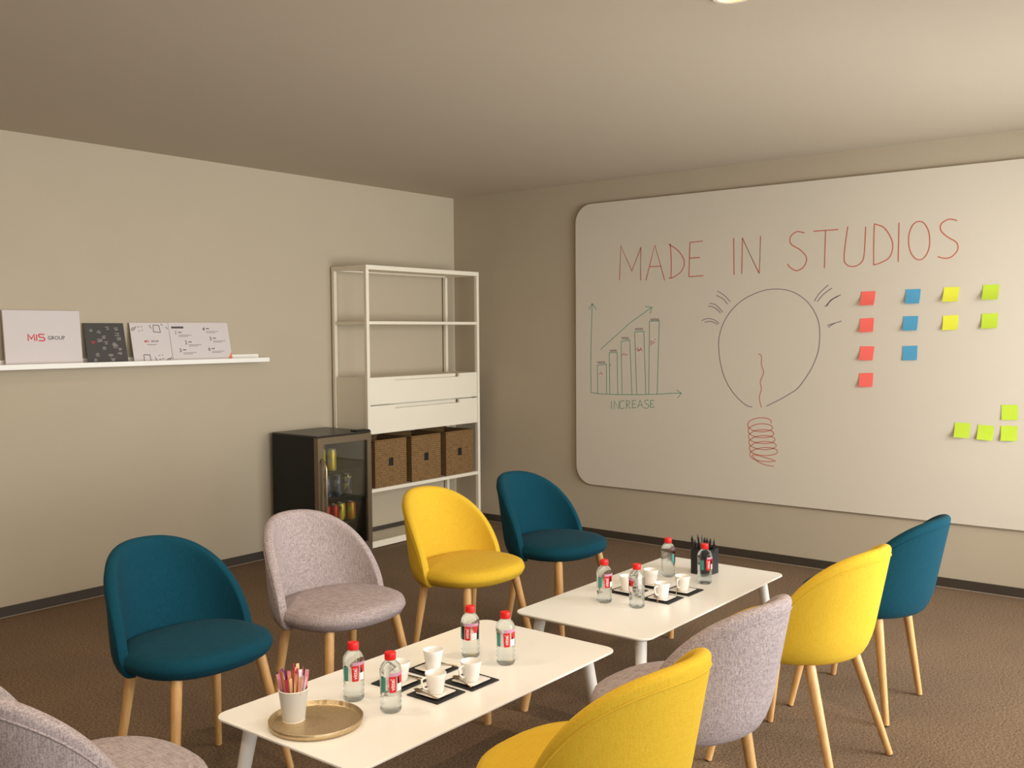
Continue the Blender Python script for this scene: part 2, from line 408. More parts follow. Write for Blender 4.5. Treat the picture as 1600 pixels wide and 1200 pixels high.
def text_shape(body, size):
    """outline mesh of a word: (verts 2D centred, faces)"""
    cu = bpy.data.curves.new('word', 'FONT')
    cu.body = body; cu.size = size; cu.align_x = 'CENTER'; cu.align_y = 'CENTER'; cu.resolution_u = 3; cu.offset = size * 0.012
    o = bpy.data.objects.new('word', cu); col.objects.link(o)
    dg = bpy.context.evaluated_depsgraph_get()
    me = bpy.data.meshes.new_from_object(o.evaluated_get(dg))
    v = [(p.co.x, p.co.y) for p in me.vertices]; f = [tuple(q.vertices) for q in me.polygons]
    bpy.data.objects.remove(o); bpy.data.curves.remove(cu); bpy.data.meshes.remove(me)
    return v, f
STROKES = [
    ('title_letter', 'red', 0, [[(-1.560, 1.831), (-1.572, 2.068), (-1.661, 1.891), (-1.734, 2.050), (-1.732, 1.824)]]),
    ('title_letter', 'red', 0, [[(-1.773, 1.823), (-1.843, 2.058), (-1.919, 1.817)], [(-1.802, 1.914), (-1.892, 1.913)]]),
    ('title_letter', 'red', 1, [[(-1.962, 2.060), (-1.969, 1.944), (-1.967, 1.829)], [(-1.949, 2.057), (-2.023, 2.008), (-2.067, 1.939), (-2.049, 1.877), (-1.991, 1.837), (-1.949, 1.828)]]),
    ('title_letter', 'red', 0, [[(-2.109, 2.056), (-2.101, 1.833)], [(-2.105, 2.059), (-2.204, 2.062)], [(-2.105, 1.956), (-2.183, 1.956)], [(-2.101, 1.833), (-2.207, 1.836)]]),
    ('title_letter', 'red', 0, [[(-2.423, 2.068), (-2.426, 1.832)]]),
    ('title_letter', 'red', 0, [[(-2.480, 1.836), (-2.483, 2.064), (-2.598, 1.834), (-2.606, 2.069)]]),
    ('title_letter', 'red', 1, [[(-2.893, 2.067), (-2.845, 2.079), (-2.805, 2.052), (-2.805, 2.008), (-2.870, 1.963), (-2.907, 1.914), (-2.889, 1.862), (-2.844, 1.840), (-2.797, 1.866), (-2.787, 1.885)]]),
    ('title_letter', 'red', 0, [[(-2.947, 2.074), (-3.102, 2.074)], [(-3.024, 2.072), (-3.019, 1.847)]]),
    ('title_letter', 'red', 1, [[(-3.159, 2.088), (-3.138, 1.910), (-3.156, 1.861), (-3.199, 1.849), (-3.242, 1.871), (-3.258, 1.921), (-3.265, 2.079)]]),
    ('title_letter', 'red', 1, [[(-3.315, 2.089), (-3.313, 1.973), (-3.314, 1.855)], [(-3.315, 2.092), (-3.373, 2.064), (-3.415, 1.995), (-3.421, 1.937), (-3.400, 1.888), (-3.351, 1.862), (-3.311, 1.852)]]),
    ('title_letter', 'red', 0, [[(-3.456, 2.088), (-3.454, 1.863)]]),
    ('title_letter', 'red', 1, [[(-3.572, 2.087), (-3.591, 2.078), (-3.607, 2.057), (-3.620, 2.028), (-3.626, 1.994), (-3.627, 1.958), (-3.622, 1.925), (-3.610, 1.897), (-3.595, 1.878), (-3.576, 1.869), (-3.557, 1.873), (-3.539, 1.888), (-3.524, 1.913), (-3.514, 1.945), (-3.511, 1.981), (-3.513, 2.017), (-3.522, 2.048), (-3.536, 2.072), (-3.553, 2.085), (-3.572, 2.087)]]),
    ('title_letter', 'red', 1, [[(-3.772, 2.076), (-3.729, 2.087), (-3.688, 2.064), (-3.687, 2.026), (-3.723, 1.988), (-3.769, 1.956), (-3.777, 1.916), (-3.747, 1.878), (-3.709, 1.870), (-3.671, 1.882)]]),
    ('bulb_outline', 'purple', 1, [[(-2.557, 0.985), (-2.512, 0.997), (-2.442, 1.053), (-2.378, 1.137), (-2.337, 1.244), (-2.320, 1.362), (-2.326, 1.448), (-2.359, 1.534), (-2.417, 1.613), (-2.508, 1.681), (-2.620, 1.723), (-2.708, 1.732), (-2.794, 1.720), (-2.869, 1.684), (-2.932, 1.627), (-2.980, 1.541), (-2.994, 1.455), (-2.987, 1.354), (-2.956, 1.263), (-2.915, 1.191), (-2.858, 1.115), (-2.810, 1.081), (-2.745, 1.042), (-2.652, 0.995)]]),
    ('bulb_filament', 'red', 1, [[(-2.595, 1.326), (-2.617, 1.311), (-2.617, 1.258), (-2.632, 1.206), (-2.610, 1.148), (-2.618, 1.101), (-2.604, 1.048), (-2.618, 0.985)]]),
    ('bulb_coil', 'red', 1, [[(-2.682, 0.888), (-2.685, 0.901), (-2.672, 0.912), (-2.647, 0.919), (-2.612, 0.919), (-2.577, 0.912), (-2.547, 0.899), (-2.529, 0.882), (-2.526, 0.864), (-2.540, 0.847), (-2.568, 0.835), (-2.603, 0.830), (-2.640, 0.832), (-2.671, 0.840), (-2.690, 0.851), (-2.693, 0.864), (-2.680, 0.875), (-2.654, 0.881), (-2.619, 0.881), (-2.582, 0.875), (-2.551, 0.861), (-2.532, 0.844), (-2.529, 0.826), (-2.544, 0.809), (-2.572, 0.798), (-2.609, 0.792), (-2.647, 0.794), (-2.679, 0.802), (-2.698, 0.814), (-2.702, 0.827), (-2.688, 0.838), (-2.661, 0.844), (-2.625, 0.844), (-2.587, 0.837), (-2.554, 0.823), (-2.535, 0.806), (-2.532, 0.788), (-2.547, 0.771), (-2.577, 0.760), (-2.615, 0.755), (-2.654, 0.757), (-2.687, 0.765), (-2.707, 0.777), (-2.710, 0.790), (-2.696, 0.800), (-2.668, 0.807), (-2.631, 0.806), (-2.591, 0.799), (-2.558, 0.785), (-2.538, 0.768), (-2.535, 0.749), (-2.551, 0.733), (-2.581, 0.722), (-2.620, 0.717), (-2.661, 0.719), (-2.694, 0.728), (-2.715, 0.740), (-2.718, 0.752), (-2.704, 0.763), (-2.675, 0.769), (-2.637, 0.769), (-2.596, 0.761), (-2.562, 0.747), (-2.541, 0.730), (-2.539, 0.711), (-2.554, 0.695), (-2.585, 0.684), (-2.626, 0.679), (-2.667, 0.682), (-2.702, 0.690), (-2.723, 0.702), (-2.727, 0.715), (-2.712, 0.726), (-2.682, 0.732), (-2.643, 0.731), (-2.601, 0.723), (-2.566, 0.709), (-2.545, 0.692), (-2.542, 0.673), (-2.558, 0.657), (-2.590, 0.646), (-2.631, 0.642), (-2.674, 0.644), (-2.710, 0.653), (-2.564, 0.680), (-2.587, 0.645), (-2.638, 0.622), (-2.704, 0.616)]]),
    ('glow_ray', 'purple', 1, [[(-2.309, 1.731), (-2.358, 1.703), (-2.399, 1.661)]]),
    ('glow_ray', 'purple', 1, [[(-2.300, 1.706), (-2.353, 1.678), (-2.380, 1.645)]]),
    ('glow_ray', 'purple', 1, [[(-2.252, 1.654), (-2.300, 1.642), (-2.349, 1.593)]]),
    ('glow_ray', 'purple', 1, [[(-2.243, 1.636), (-2.288, 1.626), (-2.333, 1.590)]]),
    ('glow_ray', 'purple', 1, [[(-2.195, 1.541), (-2.241, 1.555), (-2.288, 1.545), (-2.322, 1.521)]]),
    ('glow_ray', 'purple', 1, [[(-2.217, 1.531), (-2.265, 1.535), (-2.312, 1.515)]]),
    ('glow_ray', 'purple', 1, [[(-2.958, 1.649), (-2.989, 1.696), (-3.045, 1.746)]]),
    ('glow_ray', 'purple', 1, [[(-2.976, 1.646), (-3.015, 1.690), (-3.067, 1.726)]]),
    ('glow_ray', 'purple', 1, [[(-3.036, 1.615), (-3.061, 1.654), (-3.121, 1.684)]]),
    ('glow_ray', 'purple', 1, [[(-3.023, 1.613), (-3.066, 1.654), (-3.106, 1.677)]]),
    ('glow_ray', 'purple', 1, [[(-3.039, 1.500), (-3.077, 1.512), (-3.127, 1.526)]]),
    ('glow_ray', 'purple', 1, [[(-3.047, 1.487), (-3.067, 1.504), (-3.087, 1.512)]]),
    ('chart_axis', 'green', 0, [[(-1.332, 1.675), (-1.323, 1.451), (-1.317, 1.234), (-1.321, 1.038)], [(-1.303, 1.632), (-1.332, 1.675), (-1.367, 1.632)]]),
    ('chart_axis', 'green', 0, [[(-1.321, 1.039), (-1.390, 1.032), (-1.535, 1.032), (-1.700, 1.036), (-1.861, 1.045), (-1.978, 1.055), (-2.047, 1.058)], [(-2.009, 1.080), (-2.047, 1.057), (-2.017, 1.022)]]),
    ('chart_arrow', 'green', 0, [[(-1.400, 1.347), (-1.536, 1.450), (-1.635, 1.527), (-1.817, 1.636)], [(-1.765, 1.644), (-1.821, 1.637), (-1.805, 1.594)]]),
    ('chart_bar', 'green', 0, [[(-1.377, 1.033), (-1.374, 1.235), (-1.451, 1.243), (-1.452, 1.035)]]),
    ('chart_bar', 'green', 0, [[(-1.478, 1.032), (-1.475, 1.326), (-1.540, 1.326), (-1.545, 1.034)]]),
    ('chart_bar', 'green', 0, [[(-1.581, 1.036), (-1.573, 1.404), (-1.643, 1.415), (-1.661, 1.038)]]),
    ('chart_bar', 'green', 0, [[(-1.700, 1.039), (-1.683, 1.471), (-1.756, 1.474), (-1.773, 1.042)]]),
    ('chart_bar', 'green', 0, [[(-1.795, 1.043), (-1.801, 1.543), (-1.878, 1.544), (-1.861, 1.045)]]),
    ('chart_figure', 'purple', 0, [[(-1.374, 1.262), (-1.382, 1.248), (-1.391, 1.263), (-1.399, 1.248), (-1.407, 1.263), (-1.416, 1.248), (-1.424, 1.263), (-1.432, 1.249), (-1.441, 1.263)]]),
    ('chart_figure', 'purple', 0, [[(-1.478, 1.347), (-1.486, 1.333), (-1.493, 1.347), (-1.500, 1.333), (-1.508, 1.347), (-1.515, 1.333), (-1.523, 1.347), (-1.530, 1.333), (-1.537, 1.347)]]),
    ('chart_figure', 'purple', 0, [[(-1.577, 1.435), (-1.585, 1.421), (-1.592, 1.435), (-1.600, 1.420), (-1.607, 1.435), (-1.615, 1.420), (-1.622, 1.435), (-1.629, 1.420), (-1.637, 1.434)]]),
    ('chart_figure', 'purple', 0, [[(-1.686, 1.497), (-1.694, 1.483), (-1.702, 1.497), (-1.710, 1.483), (-1.718, 1.497), (-1.726, 1.483), (-1.733, 1.497), (-1.741, 1.483), (-1.749, 1.497)]]),
    ('chart_figure', 'purple', 0, [[(-1.809, 1.561), (-1.818, 1.547), (-1.826, 1.561), (-1.834, 1.547), (-1.843, 1.561), (-1.851, 1.547), (-1.860, 1.560), (-1.868, 1.546), (-1.876, 1.560)]]),
    ('chart_mark', 'red', 0, [[(-1.688, 1.346), (-1.709, 1.359), (-1.717, 1.338), (-1.733, 1.359), (-1.745, 1.338)], [(-1.700, 1.338), (-1.733, 1.348)]]),
    ('chart_mark', 'red', 0, [[(-1.813, 1.376), (-1.811, 1.408), (-1.841, 1.399), (-1.817, 1.387)], [(-1.841, 1.414), (-1.849, 1.421)]]),
    ('chart_mark', 'red', 0, [[(-1.577, 1.305), (-1.594, 1.322), (-1.610, 1.309), (-1.628, 1.316)]]),
    ('chart_mark', 'red', 0, [[(-1.384, 1.170), (-1.404, 1.185), (-1.418, 1.167)]]),
    ('chart_mark', 'green', 0, [[(-1.479, 1.244), (-1.489, 1.233)]]),
    ('caption_letter', 'green', 0, [[(-1.491, 0.985), (-1.491, 0.929)]]),
    ('caption_letter', 'green', 0, [[(-1.516, 0.930), (-1.516, 0.986), (-1.553, 0.931), (-1.555, 0.992)]]),
    ('caption_letter', 'green', 1, [[(-1.600, 0.984), (-1.581, 0.991), (-1.565, 0.975), (-1.561, 0.953), (-1.572, 0.934), (-1.600, 0.940)]]),
    ('caption_letter', 'green', 0, [[(-1.616, 0.934), (-1.616, 0.994), (-1.643, 0.986), (-1.641, 0.972), (-1.618, 0.964), (-1.651, 0.937)]]),
    ('caption_letter', 'green', 0, [[(-1.694, 0.997), (-1.664, 0.994), (-1.664, 0.943), (-1.695, 0.947)], [(-1.664, 0.970), (-1.690, 0.972)]]),
    ('caption_letter', 'green', 0, [[(-1.705, 0.943), (-1.726, 1.000), (-1.750, 0.947)], [(-1.713, 0.963), (-1.742, 0.966)]]),
    ('caption_letter', 'green', 1, [[(-1.794, 0.999), (-1.777, 1.002), (-1.763, 0.992), (-1.773, 0.977), (-1.793, 0.968), (-1.791, 0.951), (-1.773, 0.943), (-1.760, 0.951)]]),
    ('caption_letter', 'green', 0, [[(-1.837, 1.002), (-1.809, 0.999), (-1.809, 0.952), (-1.841, 0.957)], [(-1.809, 0.975), (-1.833, 0.978)]]),
]
# ------------------------------------------------------------------ the room
struct(MB().box(X_MIN, 0, Y_MIN, 0, -0.1, 0).build('floor', 'floor'))
struct(MB().box(X_MIN, 0, Y_MIN, 0, ROOM_H, ROOM_H + 0.1).build('ceiling', 'ceiling'))
struct(MB().box(X_MIN, 0.12, 0, 0.12, -0.1, ROOM_H + 0.1).build('wall_left', 'wall'))
struct(MB().box(0, 0.12, Y_MIN - 0.2, 0, -0.1, ROOM_H + 0.1).build('wall_right', 'wall'))
struct(MB().box(X_MIN - 0.12, X_MIN, Y_MIN - 0.2, 0.12, -0.1, ROOM_H + 0.1).build('wall_back', 'wall'))
w = MB()
xs = [X_MIN] + [x for q in WINDOWS for x in q] + [0]
for i in range(0, len(xs), 2): w.box(xs[i], xs[i + 1], Y_MIN - 0.2, Y_MIN, -0.1, ROOM_H + 0.1)
for x0, x1 in WINDOWS:
    w.box(x0, x1, Y_MIN - 0.2, Y_MIN, -0.1, WIN_Z[0]); w.box(x0, x1, Y_MIN - 0.2, Y_MIN, WIN_Z[1], ROOM_H + 0.1)
struct(w.build('wall_front', 'wall'))
for i, (x0, x1) in enumerate(WINDOWS):
    f = MB(); z0, z1 = WIN_Z; y0, y1 = Y_MIN - 0.12, Y_MIN - 0.06; t = 0.05; xm = (x0 + x1) / 2
    f.box(x0, x1, y0, y1, z0, z0 + t); f.box(x0, x1, y0, y1, z1 - t, z1)
    for a in (x0, xm - t / 2, x1 - t): f.box(a, a + t, y0, y1, z0 + t, z1 - t)
    fo = struct(f.build('window_%d' % (i + 1), 'white_wood'))
    for a, b in ((x0 + t, xm - t / 2), (xm + t / 2, x1 - t)):
        MB().box(a, b, Y_MIN - 0.092, Y_MIN - 0.088, z0 + t, z1 - t).build('pane', 'window_glass', fo)
struct(MB().box(X_MIN, 0, -0.012, 0, 0.004, 0.055).build('baseboard_left', 'skirting'))
struct(MB().box(-0.012, 0, Y_MIN, -0.012, 0.004, 0.055).build('baseboard_right', 'skirting'))
struct(MB().box(X_MIN, 0, -0.015, 0, 0, 0.004).build('trim_1', 'joint'))
struct(MB().box(-0.015, 0, Y_MIN, -0.015, 0, 0.004).build('trim_2', 'joint'))

# ------------------------------------------------------------------ ceiling lamps
def downlight(x, y, label):
    t = thing('ceiling_downlight', label, 'ceiling lamp', (x, y, ROOM_H), 0, 'recessed ceiling lamps')
    MB().lathe([(0.048, 0.0), (0.062, 0.0), (0.062, -0.006), (0.048, -0.006), (0.048, 0.0)], 28, cap0=False, cap1=False).build('trim_ring', 'white_metal', t)
    MB().lathe([(0.001, -0.003), (0.048, -0.003)], 28).build('lens', 'lamp_glow', t)
    ld = bpy.data.lights.new('lamp_light', 'AREA'); ld.shape = 'DISK'; ld.size = 0.09; ld.energy = LAMP_POWER; ld.color = LAMP_COLOR
    lo = bpy.data.objects.new('lamp_light', ld); lo.location = (0, 0, -0.008); col.objects.link(lo); lo.parent = t
downlight(-2.95, -3.83, 'small warm ceiling lamp at the top edge of the view')
for x, y in ((-4.42, -3.81), (-5.9, -3.81), (-4.5, -2.2), (-6.0, -2.2), (-2.93, -5.4), (-4.42, -5.4)):
    downlight(x, y, 'recessed ceiling lamp above and behind the viewpoint')

# ------------------------------------------------------------------ whiteboard with drawings
BT = 0.02
wb = thing('whiteboard', 'huge pale whiteboard with rounded corners and marker drawings on the wall', 'whiteboard', (0, -1.185, 0.372))
off = Vector((0, -1.185, 0.372))
ol = rounded_rect(-5.9, -1.185, 0.372, 2.384, 0.135)
def on_board(x): return lambda a, b: (x, a - off.y, b - off.z)
MB().prism(ol, on_board(-BT + 0.003), on_board(-0.0005)).build('edge_band', 'board_edge', wb)
ol2 = rounded_rect(-5.896, -1.189, 0.376, 2.380, 0.131)
MB().prism(ol2, on_board(-BT), on_board(-BT + 0.004)).build('writing_surface', 'board', wb)
for name, colr, smooth, lines in STROKES:
    mb = MB()
    w = 0.0065 if name == 'title_letter' else 0.0048 if name in ('bulb_outline', 'bulb_coil', 'bulb_filament', 'glow_ray') else 0.0045
    for l in lines:
        ribbon(mb, spline(l) if smooth else l, w, on_board(-BT - 0.0006))
    mb.build(name, 'ink_' + colr, wb)

# sticky notes: a sheet stuck along its top edge, the lower edge curling off the board
def note(name, y, z, m, label, group, curl, tilt, skew):
    s = 0.082; n = 8
    o = MB(); g = []
    for side in (0, 1):
        rows = []
        for i in range(n + 1):
            t = i / n
            lift = 0.0012 + curl * t ** 2.2 + (0.0006 if side else 0)
            rows.append([(-lift - 0.004 * (j / 3.0) * t * skew, (j / 3 - 0.5) * -s + 0.10 * s * t * skew * .5, -t * s + s / 2) for j in range(4)])
        g.append(rows)
    for side, rows in enumerate(g):
        o.rings(rows if side == 0 else [list(reversed(r)) for r in rows], False, False, closed=False)
    ob = o.build(name, m, None, smooth=True)
    ob.location = (-BT, y, z); ob.rotation_euler = (tilt, 0, 0)
    tag(ob, label, 'sticky note', group)
NOTES = [
    ('red', -3.286, 1.658, 'coral red sticky note, topmost of the red column'),
    ('red', -3.280, 1.500, 'coral red sticky note, second from the top of the red column'),
    ('red', -3.282, 1.334, 'coral red sticky note, third from the top of the red column'),
    ('red', -3.280, 1.176, 'coral red sticky note, lowest of the red column'),
    ('blue', -3.541, 1.662, 'blue sticky note, topmost of the three blue ones'),
    ('blue', -3.530, 1.508, 'blue sticky note, middle of the three blue ones'),
    ('blue', -3.529, 1.337, 'blue sticky note, lowest of the three blue ones'),
    ('yellow', -3.748, 1.667, 'lemon yellow sticky note, upper one of the yellow pair'),
    ('yellow', -3.747, 1.509, 'lemon yellow sticky note, lower one of the yellow pair'),
    ('green', -3.953, 1.673, 'lime green sticky note in the top row beside the upper yellow note'),
    ('green', -3.950, 1.516, 'lime green sticky note in the second row beside the lower yellow note'),
    ('green', -4.057, 1.017, 'lime green sticky note above the end of the bottom row of three'),
    ('green', -3.817, 0.907, 'lime green sticky note, first of the bottom row of three, corner lifted'),
    ('green', -3.937, 0.900, 'lime green sticky note, middle of the bottom row of three'),
    ('green', -4.056, 0.903, 'lime green sticky note, last of the bottom row, under another note'),
]
for i, (c, y, z, lb) in enumerate(NOTES):
    cu = 0.022 if lb.endswith('lifted') or i in (0, 7, 9) else 0.013 if i not in (11, 6) else 0.004
    note('sticky_note', y, z, 'note_' + c, lb, c + ' sticky notes on the whiteboard', cu, random.uniform(-0.05, 0.05), 1.0 if i < 11 else 0.3)

# ------------------------------------------------------------------ picture ledge and the cards on it
LX0, LX1, LZ = -3.95, -1.925, 1.298
lg = thing('picture_ledge', 'long white picture ledge on the left wall', 'shelf', (LX0, 0, LZ))
def lbox(name, x0, x1, y0, y1, z0, z1): return MB().box(x0 - LX0, x1 - LX0, y0, y1, z0 - LZ, z1 - LZ).build(name, 'ledge', lg, bevel=0.0015)
lbox('shelf_board', LX0, LX1, -0.12, -0.012, LZ, LZ + 0.012)
lbox('back_rail', LX0, LX1 + 0.005, -0.012, -0.0005, LZ, LZ + 0.048)
lbox('front_lip', LX0, LX1, -0.132, -0.12, LZ, LZ + 0.027)

def card(name, x0, x1, h, thick, m, label, ybase=-0.066):
    """a card leaning back against the wall; returns its Empty and a mapper onto its face"""
    ytop = -0.012 - thick
    ang = math.asin(min(0.6, (ybase * -1 + ytop) / h))
    t = thing(name, label, 'card', ((x0 + x1) / 2, ybase, LZ + 0.0125), 0)
    t.rotation_euler = (-ang, 0, 0)
    hw = (x1 - x0) / 2
    MB().box(-hw, hw, 0, thick, 0, h).build('sheet', m, t)
    return t, hw, h, (lambda a, b: (a, -0.0006, b))

def words(parent, fn, body, size, a, b, m, name='print'):
    v, f = text_shape(body, size)
    MB().add([fn(a + x, b + y) for x, y in v], f).build(name, m, parent)

def bars(parent, fn, rects, m, name):
    mb = MB()
    for a0, a1, b0, b1 in rects: mb.add([fn(a0, b0), fn(a1, b0), fn(a1, b1), fn(a0, b1)], [(0, 1, 2, 3)])
    mb.build(name, m, parent)

t, hw, h, fn = card('display_board', -3.535, -3.122, 0.298, 0.012, 'print_white', 'large white board with red and dark lettering on the ledge', -0.052)
# wide geometric capitals for the red word, drawn stroke by stroke
mb = MB(); k = 0.034; a0 = -0.083; b0 = 0.136
S = [[(0, 0), (0.012, 1), (0.5, .3), (0.95, 1), (1.0, 0)], [(1.32, 0), (1.32, 1)],
     [(2.6, 1), (1.75, 1), (1.62, .8), (1.75, .56), (2.45, .5), (2.6, .26), (2.45, 0), (1.6, 0)]]
for l in S: ribbon(mb, [(a0 + x * k, b0 + y * k) for x, y in l], 0.0062, fn)
mb.build('red_lettering', 'print_red', t)
words(t, fn, 'GROUP', 0.028, 0.068, b0 + 0.014, 'print_ink', 'dark_lettering')

t, hw, h, fn = card('dark_card', -3.097, -2.859, 0.236, 0.003, 'print_dark', 'square charcoal card with scattered small pale logos on the ledge')
rnd = random.Random(3); mb = MB()
for (a, b) in ((-.08, .19), (-.035, .178), (.02, .2), (.07, .195), (.075, .165), (-.01, .148), (-.035, .13), (.08, .14), (0, .115), (.05, .11), (.055, .095), (-.015, .085), (.08, .08), (-.06, .05), (.02, .045), (-.075, .02), (.03, .02), (.075, .055)):
    for q in range(3):
        wv = rnd.uniform(.012, .03)
        ribbon(mb, [(a - wv / 2 + rnd.uniform(-.006, .006), b + q * .006), (a + wv / 2, b + q * .006 + rnd.uniform(-.003, .003))], 0.0032, fn)
mb.build('pale_logos', 'print_pale', t)['kind'] = 'stuff'
bars(t, fn, [(-.086, -.064, .128, .133), (-.084, -.066, .120, .124)], 'print_red', 'red_logo')

t, hw, h, fn = card('brochure', -2.822, -2.574, 0.239, 0.004, 'print_white', 'white brochure with line sketches along its top and bottom on the ledge')
words(t, fn, 'MIS', 0.020, -0.03, 0.128, 'print_red', 'red_lettering')
words(t, fn, 'GROUP', 0.015, 0.022, 0.128, 'print_ink', 'dark_lettering')
bars(t, fn, [(-.03, .03, .106, .111)], 'print_grey', 'small_print')
mb = MB()
def sk(l): ribbon(mb, [(a - 0, b) for a, b in l], 0.004, fn)
for ox, oy, sgn in ((0.045, 0.205, 1), (-0.04, 0.03, 1)):
    sk([(ox - .02, oy + .02), (ox - .022, oy - .02), (ox + .022, oy - .024), (ox + .018, oy + .018), (ox - .02, oy + .02)])
for ox, oy in ((-.105, .205), (.098, .02)):
    sk([(ox - .015, oy - .008), (ox, oy + .004), (ox + .012, oy + .002), (ox + .02, oy + .012)]); sk([(ox - .01, oy - .014), (ox + .012, oy - .003)])
for ox, oy in ((-.06, .2), (.048, .03)):
    for dx, dy in ((-.01, .012), (.01, .014), (-.008, -.012), (.012, -.008)):
        sk([(ox + dx - .004, oy + dy), (ox + dx + .004, oy + dy + .003)])
sk([(.0, .225), (.012, .205)]); sk([(.075, .232), (.088, .222)]); sk([(.105, .215), (.118, .2)]); sk([(.01, .035), (.02, .012)]); sk([(-.08, .01), (-.01, .008)])
mb.build('sketches', 'print_ink', t)['kind'] = 'stuff'

t, hw, h, fn = card('process_sheet', -2.571, -2.157, 0.241, 0.002, 'print_white', 'wide white sheet with numbered steps and an orange corner on the ledge')
bars(t, fn, [(-.19, -.108, .205, .217)], 'print_ink', 'heading')
for n_, a, b in (('1', -.165, .178), ('2', -.105, .118), ('3', -.15, .07), ('4', .03, .2), ('5', .07, .14), ('6', .05, .075)):
    words(t, fn, n_, 0.032, a, b, 'print_ink', 'step_number')
    bars(t, fn, [(a + .016, a + .04, b + .001, b + .006)], 'print_ink', 'step_title')
    bars(t, fn, [(a + .016, a + .105, b - .016, b - .012), (a + .016, a + .08, b - .024, b - .02)], 'print_grey', 'small_print')
mb = MB(); mb.add([fn(hw, 0.002), fn(hw, 0.055), fn(hw - .04, .002)], [(0, 1, 2)]); mb.build('orange_corner', 'print_orange', t)

# ------------------------------------------------------------------ white shelf unit
SX0, SX1, SYB, SYF = -1.295, -0.125, -0.014, -0.362
PT = 0.026
su = thing('shelf_unit', 'tall open white metal shelf unit with two drawers against the left wall', 'shelf unit', (SX0, SYF, 0))
def sbox(name, x0, x1, y0, y1, z0, z1, parent=None, m='white_metal', bev=0.0015, rel=True):
    return MB().box(x0 - SX0, x1 - SX0, y0 - SYF, y1 - SYF, z0, z1).build(name, m, parent or su, bevel=bev)
for x in (SX0, SX1 - PT):
    for y in (SYF, SYB - PT):
        sbox('post', x, x + PT, y, y + PT, 0.0, 1.905)
mb = MB()
for y in (SYF, SYB - PT): mb.box(0, SX1 - SX0, y - SYF, y - SYF + PT, 1.905, 1.935)
for x in (0, SX1 - SX0 - PT): mb.box(x, x + PT, PT, SYB - SYF - PT, 1.905, 1.935)
mb.build('top_frame', 'white_metal', su)
sbox('top_panel', SX0 + PT, SX1 - PT, SYF + PT, SYB - PT, 1.916, 1.926)
def shelf(name, z0, z1): sbox(name, SX0 + PT, SX1 - PT, SYF + 0.002, SYB - 0.002, z0, z1)
shelf('shelf', 1.535, 1.556)
shelf('shelf', 0.386, 0.41)
shelf('bottom_shelf', 0.012, 0.026)
sbox('bottom_lip', SX0 + PT, SX1 - PT, SYF + 0.0, SYF + 0.002, 0.006, 0.05)
for z in (1.535, 0.386):
    for x in (SX0, SX1 - PT): sbox('side_rail', x + 0.004, x + PT - 0.004, SYF + PT, SYB - PT, z, z + 0.02)
# drawer case
case = sbox('drawer_case', SX0 + PT, SX1 - PT, SYF + 0.06, SYB - 0.002, 0.785, 1.168)
for x in (SX0 + 0.006, SX1 - PT + 0.006): sbox('side_panel', x, x + 0.014, SYF + PT, SYB - PT, 0.785, 1.172)
for z0, z1 in ((0.987, 1.172), (0.787, 0.978)):
    xa, xb = SX0 + PT + 0.002, SX1 - PT - 0.002
    ca, cb, nd = SX0 + 0.26, SX1 - 0.235, 0.026
    ol = [(xa, z0), (xb, z0), (xb, z1), (cb, z1), (cb, z1 - nd), (ca, z1 - nd), (ca, z1), (xa, z1)]
    mb = MB()
    v = [(a - SX0, 0.004, b) for a, b in ol] + [(a - SX0, 0.022, b) for a, b in ol]
    mb.add(v, [(0, 1, 4, 5), (5, 6, 7, 0), (1, 2, 3, 4), (13, 12, 9, 8), (8, 15, 14, 13), (12, 11, 10, 9)] +
           [(i, i + 8, (i + 1) % 8 + 8, (i + 1) % 8) for i in range(8)])
    d = mb.build('drawer', 'white_wood', su)
    sbox('finger_lip', ca - 0.02, cb + 0.02, SYF + 0.042, SYF + 0.048, z1 - nd - 0.02, z1 - 0.002, d, 'white_wood', 0)

# woven baskets on the shelf
def basket(x, label):
    t = thing('woven_basket', label, 'basket', (x, -0.19, 0.4105), 0, 'woven baskets in the shelf unit')
    wd, dp, ht, th = 0.305, 0.30, 0.322, 0.012
    hx, hz = 0.023, 0.028
    f = MB()
    y0, y1 = -dp / 2, -dp / 2 + th
    # front panel around the finger hole
    f.box(-wd / 2, -hx, y0, y1, 0, ht); f.box(hx, wd / 2, y0, y1, 0, ht)
    f.box(-hx, hx, y0, y1, 0, 0.168 - hz); f.box(-hx, hx, y0, y1, 0.168 + hz, ht)
    f.build('front_panel', 'wicker', t)
    MB().box(-wd / 2, wd / 2, dp / 2 - th, dp / 2, 0, ht).build('back_panel', 'wicker', t)
    for s in (-1, 1):
        MB().box(*sorted((s * wd / 2, s * (wd / 2 - th))), y1, dp / 2 - th, 0, ht).build('side_panel', 'wicker', t)
    MB().box(-wd / 2 + th, wd / 2 - th, y1, dp / 2 - th, 0, th).build('base', 'wicker', t)
    h = MB()
    h.box(-hx, hx, y1 - 0.004, y1 - 0.001, 0.168 - hz, 0.168 + hz)  # black plate closing the finger hole, stands in for the shade inside
    h.build('hole_shade', 'hole', t)
    rm = MB()
    for (a, b) in (((-wd / 2, y0), (wd / 2, y0)), ((wd / 2, y0), (wd / 2, dp / 2)), ((wd / 2, dp / 2), (-wd / 2, dp / 2)), ((-wd / 2, dp / 2), (-wd / 2, y0))):
        rm.tube([(a[0] * .985, a[1] * .985, ht), (b[0] * .985, b[1] * .985, ht)], 0.007, 6)
    rm.build('rim', 'wicker', t)
basket(-1.062, 'brown woven rush basket next to the fridge')
basket(-0.704, 'brown woven rush basket in the middle of the shelf')
basket(-0.338, 'brown woven rush basket at the room corner end of the shelf')

